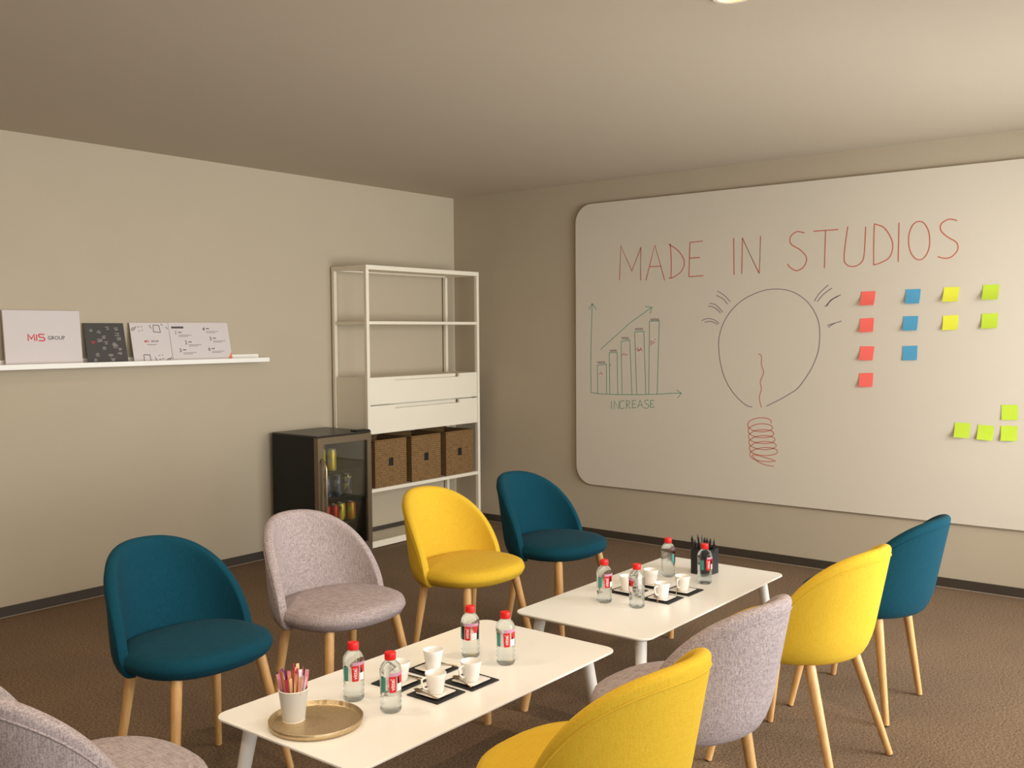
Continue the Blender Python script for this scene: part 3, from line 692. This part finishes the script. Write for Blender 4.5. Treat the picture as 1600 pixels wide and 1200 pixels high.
# ------------------------------------------------------------------ fridge with cans
FX0, FX1, FYB, FYF, FZ0, FZ1 = -1.845, -1.39, -0.04, -0.45, 0.03, 0.82
fr = thing('drinks_fridge', 'black drinks fridge with a glass door beside the shelf unit', 'fridge', (FX0, FYF, 0))
def fbox(mb, x0, x1, y0, y1, z0, z1): return mb.box(x0 - FX0, x1 - FX0, y0 - FYF, y1 - FYF, z0, z1)
tk = 0.03
mb = MB()
fbox(mb, FX0, FX0 + tk, FYF, FYB, FZ0, FZ1); fbox(mb, FX1 - tk, FX1, FYF, FYB, FZ0, FZ1)
fbox(mb, FX0 + tk, FX1 - tk, FYB - tk, FYB, FZ0, FZ1)
fbox(mb, FX0 + tk, FX1 - tk, FYF, FYB - tk, FZ0, FZ0 + 0.09); fbox(mb, FX0 + tk, FX1 - tk, FYF, FYB - tk, FZ1 - tk, FZ1)
mb.build('body', 'black', fr)
mb = MB()
e = 0.0015
fbox(mb, FX0 + tk, FX0 + tk + e, FYF + .01, FYB - tk, FZ0 + .09, FZ1 - tk); fbox(mb, FX1 - tk - e, FX1 - tk, FYF + .01, FYB - tk, FZ0 + .09, FZ1 - tk)
fbox(mb, FX0 + tk + e, FX1 - tk - e, FYB - tk - e, FYB - tk, FZ0 + .09, FZ1 - tk)
mb.build('lining', 'fridge_in', fr)
fbox(MB(), FX0 - 0.001, FX1 + 0.001, FYF - 0.04, FYB, FZ1, FZ1 + 0.012).build('lid', 'black_lid', fr, bevel=0.003)
fbox(MB(), FX1 - 0.12, FX1 - 0.004, FYF - 0.036, FYF + 0.03, FZ1 + 0.012, FZ1 + 0.02).build('hinge_cover', 'black', fr, bevel=0.002)
for x in (FX0 + .03, FX1 - .06):
    for y in (FYF + .02, FYB - .05): fbox(MB(), x, x + .03, y, y + .03, 0, FZ0).build('foot', 'black', fr)
mb = MB(); dy0, dy1 = FYF - 0.04, FYF - 0.002; fw = 0.047
fbox(mb, FX0, FX0 + fw, dy0, dy1, FZ0 + .005, FZ1 - .002); fbox(mb, FX1 - fw * .75, FX1, dy0, dy1, FZ0 + .005, FZ1 - .002)
fbox(mb, FX0 + fw, FX1 - fw * .75, dy0, dy1, FZ1 - .045, FZ1 - .002); fbox(mb, FX0 + fw, FX1 - fw * .75, dy0, dy1, FZ0 + .005, FZ0 + .07)
door = mb.build('door', 'door_steel', fr)
fbox(MB(), FX0 + fw, FX1 - fw * .75, dy0 + .012, dy0 + .016, FZ0 + .07, FZ1 - .045).build('glass_pane', 'fridge_glass', door)
hx = 0.026
MB().tube([(hx, -0.04, 0.682), (hx, -0.06, 0.668), (hx, -0.082, 0.64), (hx, -0.085, 0.625), (hx, -0.085, 0.28), (hx, -0.06, 0.25), (hx, -0.04, 0.23)], 0.0085, 10).build('handle', 'handle_steel', door, smooth=True)
RACKS = (0.582, 0.415, 0.243)
for z in RACKS:
    mb = MB()
    x0, x1, y0, y1 = tk + .004, FX1 - FX0 - tk - .004, .012, FYB - FYF - tk - .004
    for y in (y0, y1): mb.tube([(x0, y, z), (x1, y, z)], 0.003, 6)
    for i in range(13):
        x = x0 + (x1 - x0) * i / 12; mb.tube([(x, y0, z), (x, y1, z)], 0.0015, 5)
    mb.build('wire_rack', 'wire', fr)

def can_mat(name, base, accent, s):
    m, nt, p = new_mat(name)
    N, L = nt.nodes.new, nt.links.new
    tc = N('ShaderNodeTexCoord')
    n = N('ShaderNodeTexNoise'); n.inputs['Scale'].default_value = s; n.inputs['Detail'].default_value = 1
    L(tc.outputs['Object'], n.inputs['Vector'])
    rp = N('ShaderNodeValToRGB'); rp.color_ramp.interpolation = 'CONSTANT'
    rp.color_ramp.elements[0].color = base
    rp.color_ramp.elements[1].position = 0.54; rp.color_ramp.elements[1].color = accent
    L(n.outputs['Fac'], rp.inputs['Fac']); L(rp.outputs['Color'], p.inputs['Base Color'])
    p.inputs['Roughness'].default_value = 0.35; p.inputs['Metallic'].default_value = 0.3
    return m
M['can_yellow'] = can_mat('can_yellow', srgb(222, 190, 50), srgb(196, 190, 180), 26)
M['can_blue'] = can_mat('can_blue', srgb(60, 66, 92), srgb(130, 132, 140), 22)
M['can_bluegold'] = can_mat('can_bluegold', srgb(64, 66, 84), srgb(206, 182, 116), 30)
M['can_red'] = can_mat('can_red', srgb(190, 26, 24), srgb(160, 16, 18), 14)
M['can_lemon'] = can_mat('can_lemon', srgb(226, 196, 60), srgb(120, 110, 30), 24)
M['can_orange'] = can_mat('can_orange', srgb(226, 150, 40), srgb(190, 196, 60), 26)
M['can_top'] = plain('can_aluminium', srgb(196, 190, 180), 0.3, 0.9)
CR = 0.0285
def can(x, y, z, h, m, label, group):
    t = thing('drink_can', label, 'can', (x, y, z + 0.0032), 0, group)
    MB().lathe([(CR * .78, 0), (CR * .98, .006), (CR, .012), (CR, h - .016), (CR * .84, h - .004), (CR * .82, h - .004)], 20).build('can_body', m, t, smooth=True, angle=50)
    MB().lathe([(CR * .60, h - .006), (CR * .80, h - .004), (CR * .85, h), (CR * .88, h - .002), (CR * .86, h - .006)], 20).build('can_lid', 'can_top', t)
g = 'cans in the drinks fridge'
can(-1.70, -.35, RACKS[0], .145, 'can_yellow', 'yellow and silver can on the top rack beside the handle', g)
can(-1.64, -.385, RACKS[0], .145, 'can_yellow', 'yellow and silver can alone in front on the top rack', g)
can(-1.69, -.39, RACKS[1], .135, 'can_blue', 'dark blue can nearest the handle on the middle rack', g)
can(-1.60, -.39, RACKS[1], .135, 'can_blue', 'dark blue can in the centre of the middle rack', g)
can(-1.515, -.39, RACKS[1], .135, 'can_bluegold', 'dark can with a cream pattern on the middle rack', g)
can(-1.695, -.39, RACKS[2], .118, 'can_red', 'red can nearest the handle on the lowest rack', g)
can(-1.63, -.392, RACKS[2], .118, 'can_red', 'red can between a red and a yellow one', g)
can(-1.555, -.37, RACKS[2], .118, 'can_lemon', 'yellow and olive can beside the red cans', g)
can(-1.485, -.392, RACKS[2], .118, 'can_orange', 'orange and lime can at the end of the lowest rack', g)

# ------------------------------------------------------------------ coffee tables
TZ = 0.39
def table(x0, y1, label):
    L_, W_ = 1.2, 0.6
    t = thing('coffee_table', label, 'table', (x0 + L_ / 2, y1 - W_ / 2, 0), 0, 'coffee tables')
    def ring(ins, z): return [(a, b, z) for a, b in rounded_rect(-L_ / 2 + ins, L_ / 2 - ins, -W_ / 2 + ins, W_ / 2 - ins, 0.045 - ins * .5, 6)]
    MB().rings([ring(.03, TZ - .022), ring(.004, TZ - .0085), ring(0, TZ - .006), ring(0, TZ - .0015), ring(.0015, TZ)]).build('tabletop', 'table_top', t, smooth=True, angle=25)
    for sx in (-1, 1):
        for sy in (-1, 1):
            top, foot = Vector((sx * .515, sy * .225, TZ - .0225)), Vector((sx * .575, sy * .265, 0.0))
            cut = top.lerp(foot, .58)
            l = MB().tube([top, cut], [.0225, .0179], 16).build('leg', 'table_leg', t, smooth=True, angle=50)
            MB().tube([cut, foot], [.0179, .0145], 16).build('wooden_tip', 'oak', l, smooth=True, angle=50)
    return t
table(-4.285, -2.885, 'low white coffee table holding the round brass tray')
table(-2.948, -2.915, 'low white coffee table holding the black pen box')

# ------------------------------------------------------------------ chairs
def make_chair(colour, LEGS):
    t = thing('upholstered_chair', 'x', 'chair')
    hb, lean, a, b, zb, thm, k, k2, bot = CH
    nu = 44
    us = [math.sin(PI / 2 * (-1 + 2 * i / nu)) for i in range(nu + 1)]
    us = [0.55 * s + 0.45 * (-1 + 2 * i / nu) for i, s in enumerate(us)]
    def htop(u): return zb + .06 + (hb - zb - .06) * max(0.0, 1 - abs(u) ** k) ** k2
    def mid(u, z, off):
        """point of the shell at angle u and height z; off is measured from the middle of its thickness"""
        T = u * thm
        gg = min(1, max(0, (z - zb) / .07)); s = bot + (1 - bot) * math.sqrt(max(0, 1 - (1 - gg) ** 2))
        rx, ry = a * s, b * s
        x = rx * math.sin(T); y = -ry * math.cos(T) - lean * max(0, z - .42) * max(0, math.cos(T))
        nx, ny = math.sin(T) / rx, -math.cos(T) / ry; l = math.hypot(nx, ny)
        return (x + nx / l * (off - .021), y + ny / l * (off - .021), z)
    def column(u, sc=1.0):
        th = (.044 - .012 * abs(u) ** 3) * sc; h = htop(u); hz = th / 2
        zc = (zb + h) / 2
        z0, z1 = zc + (zb - zc) * (sc ** .5 if sc < 1 else 1), zc + (h - zc) * (sc ** .5 if sc < 1 else 1)
        pts = []
        for i in range(7): pts.append(mid(u, z0 + .004 + (z1 - hz - z0 - .004) * i / 6, hz))
        for i in range(1, 6): an = PI * i / 6; q = mid(u, z1 - hz + hz * math.sin(an), hz * math.cos(an)); pts.append(q)
        for i in range(7): pts.append(mid(u, z1 - hz - (z1 - hz - z0 - .004) * i / 6, -hz))
        pts.append(mid(u, z0, -hz * .5)); pts.append(mid(u, z0, hz * .5))
        return pts
    cols = [column(-1.012, .45)] + [column(u) for u in us] + [column(1.012, .45)]
    back = MB().rings(cols).build('backrest', colour, t, smooth=True, subsurf=1)
    # welt running along the outside just below the rim
    pp = []
    for i in range(61):
        u = -0.985 + 1.97 * i / 60
        dz = .034 * (0.3 + 0.7 * (1 - abs(u) ** 6))
        uu = u * (1 - .035 * abs(u) ** 2)
        z = max(zb + .02, htop(u) - dz)
        pp.append(mid(uu, z, (.044 - .012 * abs(u) ** 3) / 2 - .0006))
    MB().tube(pp, 0.003, 6).build('piping', colour, back, smooth=True)
    # seat cushion
    sw, sf, sr, st, sb = SEAT
    rg = []
    for z, s in ((sb, .80), (sb + .002, .88), (sb + .012, .95), (sb + .03, .992), ((sb + st) / 2, 1.0), (st - .026, .99), (st - .011, .962), (st - .003, .90), (st + .002, .75), (st + .006, .45), (st + .007, .15)):
        r = []
        for j in range(40):
            an = 2 * PI * j / 40; c, sn = math.cos(an), math.sin(an); e = 2 / 2.45
            r.append((sw * s * math.copysign(abs(c) ** e, c), (sf if sn > 0 else sr) * s * math.copysign(abs(sn) ** e, sn), z))
        rg.append(r)
    MB().rings(rg).build('seat', colour, t, smooth=True)
    for (tx, ty, fx, fy) in LEGS:
        for s in (-1, 1):
            l = MB().tube([(s * tx, ty, zb + .018), (s * fx, fy, .004)], [.0185, .0115], 14).build('leg', 'oak', t, smooth=True, angle=50)
            MB().tube([(s * fx, fy, .004), (s * fx, fy, 0.0)], [.0112, .0112], 12).build('foot_pad', 'foot_pad', l)
    return t
CH = (.772, .211, .262, .246, .391, 1.48, 2.65, .73, .878)
SEAT = (.245, .225, .205, .474, .402)
LEGS = ((.158, .13, .224, .203), (.158, -.109, .2, -.160))
SPLAY = ((.158, .13, .224, .203), (.158, -.125, .222, -.248))     # this chair's rear legs stand out further
GL, GR = 'chairs along the left wall side of the tables', 'chairs along the near side of the tables'
proto = {c: make_chair(c, LEGS) for c in ('teal', 'beige', 'yellow')}
proto['splay'] = make_chair('yellow', SPLAY)
CHAIRS = [
    ('teal', -4.042, -2.443, 181.3, 'teal upholstered chair next to the tray end of the near table', GL),
    ('beige', -3.418, -2.45, 178.7, 'greige heather chair in front of the fridge', GL),
    ('yellow', -2.666, -2.446, 179.6, 'yellow chair facing the viewer in front of the shelf unit', GL),
    ('teal', -2.042, -2.473, 178.7, 'teal chair by the room corner, left of the whiteboard drawings', GL),
    ('teal', -2.028, -3.955, -0.5, 'teal chair seen from behind, farthest right below the sticky notes', GR),
    ('splay', -2.684, -3.943, -3.3, 'yellow chair seen from behind between the teal and the heather chair', GR),
    ('beige', -3.483, -3.935, -3.0, 'greige heather chair seen from behind between the two yellow chairs', GR),
    ('yellow', -4.034, -3.978, -1.2, 'yellow chair at the bottom edge, nearest to the viewer, seen from behind', GR),
    ('beige', -4.772, -3.168, -93.5, 'greige heather chair at the bottom left corner, at the end of the table', None),
]
used = set()
for c, x, y, a, lb, g in CHAIRS:
    if c not in used:
        used.add(c); o = proto[c]; o.location = (x, y, 0); o.rotation_euler = (0, 0, math.radians(a)); tag(o, lb, 'chair', g)
    else:
        dup(proto[c], (x, y, 0), math.radians(a), lb, 'chair', g)

# ------------------------------------------------------------------ water bottles
def make_bottle():
    t = thing('water_bottle', 'x', 'bottle')
    R = 0.0315
    prof = [(.0005, .006), (.016, .004), (.022, .0005), (.027, .0), (.0305, .006), (.031, .014), (.0288, .020), (.0312, .027), (.0288, .034), (.0314, .041), (.0288, .048), (.0308, .054),
            (.0305, .060), (.0308, .105), (.0318, .112), (.0312, .122), (.0285, .131), (.0235, .139), (.0165, .1455), (.0128, .149), (.0128, .153)]
    MB().lathe(prof, 28).build('bottle_body', 'water', t, smooth=True)
    MB().lathe([(.0135, .1495), (.0162, .1500), (.0166, .152), (.0166, .1685), (.0155, .1705), (.002, .1708)], 24).build('cap', 'cap', t, smooth=True, angle=40)
    rl = 0.0312
    def patch(name, a0, a1, z0, z1, m, rr, parent, n=10, slant=0.0):
        mb = MB(); rows = []
        for r2 in (rr, rr - 0.0002):
            rows = [[(r2 * math.sin(a0 + (a1 - a0) * j / n), -r2 * math.cos(a0 + (a1 - a0) * j / n), z) for j in range(n + 1)] for z in (z0, z1)]
            if slant:
                rows[0] = [(r2 * math.sin(a0 + slant + (a1 - a0 - 2 * slant) * j / n), -r2 * math.cos(a0 + slant + (a1 - a0 - 2 * slant) * j / n), z0) for j in range(n + 1)]
            mb.rings(rows if r2 == rr else [list(reversed(q)) for q in rows], False, False, closed=False)
        return mb.build(name, m, parent, smooth=True)
    z0, z1 = .062, .108
    lb = patch('label', -1.15, 1.55, z0, z1, 'label_clear', rl, t, 20)
    patch('teal_field', -1.15, -.62, z0 + .002, z1 - .003, 'label_teal', rl + .0004, lb, 8)
    patch('red_field', -.30, .42, z0, z1, 'label_red', rl + .0004, lb, 8, .06)
    patch('red_field', .62, 1.3, z0 + .022, z1, 'label_red', rl + .0004, lb, 8, .2)
    patch('white_field', .48, 1.1, z0 + .002, z0 + .024, 'label_white', rl + .0006, lb, 8)
    patch('pink_field', -.2, 1.3, z1 + .001, z1 + .010, 'label_pink', rl + .0012, lb, 10)
    v, f = text_shape('vittel', .0165)
    MB().add([((rl + .0009) * math.sin(.06 - y / rl), -(rl + .0009) * math.cos(.06 - y / rl), (z0 + z1) / 2 + x) for x, y in v], f).build('brand_lettering', 'label_white', lb)
    return t
BOTTLES = [
    (-3.950, -3.111, 6, 'small water bottle with red cap on the near table, closest to the paper cup'),
    (-3.947, -3.263, 8, 'small water bottle with red cap on the near table, in front of the cups'),
    (-3.447, -3.132, -22, 'small water bottle with red cap on the near table, behind the cups, left one'),
    (-3.431, -3.270, 4, 'small water bottle with red cap on the near table, behind the cups, right one'),
    (-2.616, -3.122, 18, 'small water bottle with red cap on the far table, leftmost'),
    (-2.602, -3.265, -96, 'small water bottle with red cap on the far table, hiding one of the cups'),
    (-2.097, -3.119, 95, 'small water bottle with red cap on the far table, farthest back'),
    (-2.111, -3.305, 28, 'small water bottle with red cap in front of the black pen box'),
]
CAMX, CAMY = -5.9024, -5.2679
for i, (x, y, rot, lb) in enumerate(BOTTLES):
    face = math.atan2(CAMY - y, CAMX - x) + PI / 2        # label towards the seats by the viewer, then turned
    rz = face + math.radians(rot)
    g = 'water bottles on the tables'
    if i == 0:
        bottle = make_bottle(); bottle.location = (x, y, TZ); bottle.rotation_euler = (0, 0, rz); tag(bottle, lb, 'bottle', g)
    else: dup(bottle, (x, y, TZ), rz, lb, 'bottle', g)

# ------------------------------------------------------------------ coffee sets: slate, saucer, cup, spoon
def make_slate():
    return MB().box(-.0625, .0625, -.0625, .0625, 0, .004).build('slate_mat', 'slate', bevel=.001)
def make_saucer():
    def ring(s, z): return [(a, b, z) for a, b in rounded_rect(-s, s, -s, s, .008, 4)]
    return MB().rings([ring(.028, 0), ring(.033, .001), ring(.0435, .006), ring(.0445, .0072), ring(.042, .0078), ring(.030, .0040), ring(.02, .0038)]).build('saucer', 'china', smooth=True, angle=40)
def make_cup():
    t = thing('espresso_cup', 'x', 'cup')
    MB().lathe([(.0205, 0), (.0225, .001), (.0245, .012), (.030, .045), (.0325, .060), (.0318, .0612), (.0305, .060), (.028, .045), (.0225, .012), (.010, .006), (.001, .0055)], 28).build('cup_body', 'china', t, smooth=True, angle=60)
    MB().tube([(.0285, 0, .052), (.040, 0, .052), (.0485, 0, .049), (.049, 0, .040), (.045, 0, .026), (.037, 0, .018), (.0255, 0, .017)], .0034, 8).build('handle', 'china', t, smooth=True)
    return t
def make_spoon():
    t = thing('teaspoon', 'x', 'spoon')
    MB().tube([(0, -.055, .0042), (0, -.02, .004), (0, .012, .0045), (0, .028, .005)], [.0026, .0019, .0016, .002], 8).build('spoon_handle', 'spoon', t, smooth=True)
    rows = []
    for i in range(7):
        an = PI * i / 6; yy = .041 - .0155 * math.cos(an); hw = max(.0008, .0095 * math.sin(an) ** .7)
        rows.append([(hw * (j / 3 - 1), yy, .0055 - .003 * (1 - (j / 3 - 1) ** 2) * math.sin(an)) for j in range(7)])
    rows2 = [[(x, y, z + .0009) for x, y, z in r] for r in rows]
    mb = MB(); mb.rings([list(reversed(r)) for r in rows], False, False, False); mb.rings(rows2, False, False, False)
    mb.build('spoon_bowl', 'spoon', t, smooth=True)
    return t
SETS = [
    (-3.781, -3.284, .008, .006, 'near table, nearest the viewer', 1),
    (-3.638, -3.300, .008, .008, 'near table, towards the yellow chair', 1),
    (-3.628, -3.131, .006, .008, 'near table, farthest from the viewer', 1),
    (-3.776, -3.129, .006, .008, 'near table, half hidden by a bottle', 1),
    (-2.452, -3.292, .012, .004, 'far table, nearest the viewer', 1),
    (-2.300, -3.302, .016, .006, 'far table, towards the pen box', 1),
    (-2.283, -3.141, .010, .006, 'far table, farthest from the viewer', 1),
    (-2.438, -3.120, .010, .006, 'far table, half hidden by a bottle', 1),
]
slate = saucer = cup = spoon = None
for i, (cx, cy, ox, oy, where, _) in enumerate(SETS):
    sp = (cx + ox, cy + oy, TZ); zz = TZ + .0042
    lbs = ['square black slate mat on the ' + where, 'square white saucer on the ' + where,
           'white espresso cup on the ' + where, 'small steel spoon on the ' + where]
    gs = ['slate mats under the cups', 'square white saucers', 'white espresso cups', 'small coffee spoons']
    ha = math.radians(165 + 8 * (i % 3)) if i not in (2, 3, 6, 7) else math.radians(60)
    if i % 4 in (0, 1): spl = (cx - .036, cy + .004, zz + 0.0078 - .0020); sr = math.radians(-8 - 12 * i)
    else: spl = (cx + .036, cy - .004, zz + 0.0078 - .0020); sr = math.radians(-14 * (i - 3))
    if i == 0:
        slate = tag(make_slate(), lbs[0], 'slate mat', gs[0]); slate.location = sp
        saucer = tag(make_saucer(), lbs[1], 'saucer', gs[1]); saucer.location = (cx, cy, zz)
        cup = tag(make_cup(), lbs[2], 'cup', gs[2]); cup.location = (cx, cy, zz + .0042); cup.rotation_euler = (0, 0, ha)
        spoon = tag(make_spoon(), lbs[3], 'spoon', gs[3]); spoon.location = spl; spoon.rotation_euler = (0, 0, sr)
    else:
        dup(slate, sp, math.radians(random.uniform(-3, 3)), lbs[0], 'slate mat', gs[0])
        dup(saucer, (cx, cy, zz), 0, lbs[1], 'saucer', gs[1])
        dup(cup, (cx, cy, zz + .0042), ha, lbs[2], 'cup', gs[2])
        dup(spoon, spl, sr, lbs[3], 'spoon', gs[3])

# ------------------------------------------------------------------ brass tray, paper cup with sugar sticks
TX, TY, TR = -4.140, -3.165, 0.130
tag(MB().lathe([(.001, .0), (TR - .012, .0), (TR - .004, .002), (TR - .001, .008), (TR, .017), (TR - .0015, .0185), (TR - .003, .017), (TR - .006, .008), (TR - .013, .0045), (.001, .004)], 64).build('serving_tray', 'brass', None, smooth=True, angle=60),
    'round hammered brass tray on the near table', 'tray').location = (TX, TY, TZ)
PX, PY, PZ = -4.168, -3.104, TZ + .0046
pc = thing('paper_cup', 'pale grey paper cup full of sugar sticks on the tray', 'cup', (PX, PY, PZ))
MB().lathe([(.0285, .004), (.0285, .0), (.0305, .0), (.0408, .088), (.0398, .088), (.029, .006), (.001, .006)], 32, cap0=False).build('cup_wall', 'paper_cup', pc, smooth=True, angle=40)
rim = [(.0403 + .0017 * math.cos(2 * PI * j / 8), .0885 + .0017 * math.sin(2 * PI * j / 8)) for j in range(9)]
MB().lathe(rim, 32, cap0=False, cap1=False).build('rolled_rim', 'paper_rim', pc, smooth=True)
MB().lathe([(.0306, .0), (.0310, .0), (.0313, .003), (.0309, .003), (.0306, .0)], 32, cap0=False, cap1=False).build('base_band', 'paper_rim', pc)
STICKS = [('salmon', (226, 132, 104)), ('peach', (236, 172, 130)), ('purple', (104, 34, 110)), ('white', (240, 226, 232)), ('dark red', (164, 40, 62)), ('cream', (240, 196, 140)), ('pink', (222, 140, 150))]
for n_, c in STICKS: M['stick_' + n_] = plain('stick_' + n_.replace(' ', '_'), srgb(*c), 0.55)
rs = random.Random(11)
order = ['salmon', 'pink', 'dark red', 'salmon', 'peach', 'white', 'purple', 'peach', 'cream', 'purple', 'white', 'dark red', 'cream', 'pink', 'salmon', 'white', 'dark red', 'peach', 'pink', 'purple', 'cream', 'salmon', 'pink', 'white', 'peach', 'dark red', 'salmon', 'purple', 'peach', 'cream']
for i, n_ in enumerate(order):
    an = i * 2.39996; rr = .027 * math.sqrt((i + .5) / len(order))
    bx, by = rr * .78 * math.cos(an), rr * .78 * math.sin(an)
    tx, ty = rr * 1.5 * math.cos(an + .12), rr * 1.5 * math.sin(an + .12)
    L_ = .131 + rs.uniform(-.012, .012)
    d = Vector((tx - bx, ty - by, .09)).normalized(); p0 = Vector((0, 0, 0)); p1 = d * L_
    sd = d.cross(Vector((math.cos(an * 3), math.sin(an * 3), 0))).normalized() * .0050; nd = d.cross(sd).normalized() * .0014
    mb = MB()
    def sect(p, wf, tf): return [p + sd * wf + nd * tf, p - sd * wf + nd * tf, p - sd * wf - nd * tf, p + sd * wf - nd * tf]
    mb.rings([sect(p0, 1, .15), sect(p0 + d * .006, 1, .3), sect(p0 + d * .015, .95, 1), sect(p1 - d * .015, .95, 1), sect(p1 - d * .006, 1, .3), sect(p1, 1, .15)])
    ob = mb.build('sugar_stick', 'stick_' + n_)
    ob.location = (PX + bx, PY + by, PZ + .0065)
    tag(ob, n_ + ' paper sugar stick standing in the paper cup', 'sugar stick', n_ + ' sugar sticks in the paper cup')

# ------------------------------------------------------------------ black pen box with pens
BX, BY, BZ = -1.951, -3.222, TZ
bx = thing('pen_box', 'square black pen box full of pens on the far table', 'pen holder', (BX, BY, BZ), math.radians(-4))
hw, hh, tw = .044, .112, .003
MB().box(-hw, hw, -hw, hw, 0, tw).build('base', 'box_black', bx)
for s in (-1, 1):
    MB().box(*sorted((s * hw, s * (hw - tw))), -hw, hw, tw, hh).build('side_panel', 'box_black', bx)
    MB().box(-hw + tw, hw - tw, *sorted((s * hw, s * (hw - tw))), tw, hh).build('side_panel', 'box_black', bx)
rp = random.Random(5)
SPOTS = [(-.03, .03), (-.028, -.005), (-.03, -.03), (-.008, .028), (-.006, .004), (-.004, -.028), (.015, .02), (.016, -.008), (.03, .03), (.03, .004), (.03, -.03)]
for i, (x, y) in enumerate(SPOTS):
    m = 'pen_grey' if i in (1, 10) else 'pen_black'
    lb = ('grey pen standing in the black pen box' if m == 'pen_grey' else 'black pen standing in the black pen box')
    t = thing('ballpoint_pen', lb, 'pen', (BX + x * .8, BY + y * .8, BZ + .004), 0, ('grey' if m == 'pen_grey' else 'black') + ' pens in the pen box')
    d = Vector((x * .30 + rp.uniform(-.012, .012), y * .30 + rp.uniform(-.012, .012), .11)).normalized()
    L_ = .155 + rp.uniform(-.016, .018)
    MB().tube([d * 0.0, d * .012, d * .02, d * (L_ - .01)], [.0012, .004, .0046, .0046], 10).build('barrel', m, t, smooth=True, angle=50)
    MB().tube([d * (L_ - .01), d * L_], [.0028, .0026], 8).build('push_button', m, t)
    n = d.cross(Vector((math.cos(i * 1.9), math.sin(i * 1.9), 0))).normalized()
    s2 = d.cross(n)
    mb = MB(); p0, p1 = d * (L_ - .05) + n * .0055, d * (L_ - .012) + n * .0062
    mb.rings([[p + s2 * .0018 + n * .0008, p - s2 * .0018 + n * .0008, p - s2 * .0018 - n * .0008, p + s2 * .0018 - n * .0008] for p in (p0, p1)])
    mb.add([tuple(d * (L_ - .016) + n * q + s2 * s * .0018 + d * e) for q, s, e in ((.003, -1, 0), (.003, 1, 0), (.007, 1, 0), (.007, -1, 0), (.003, -1, .004), (.003, 1, .004), (.007, 1, .004), (.007, -1, .004))],
           [(0, 3, 2, 1), (4, 5, 6, 7), (0, 1, 5, 4), (1, 2, 6, 5), (2, 3, 7, 6), (3, 0, 4, 7)])
    mb.build('pocket_clip', m, t)
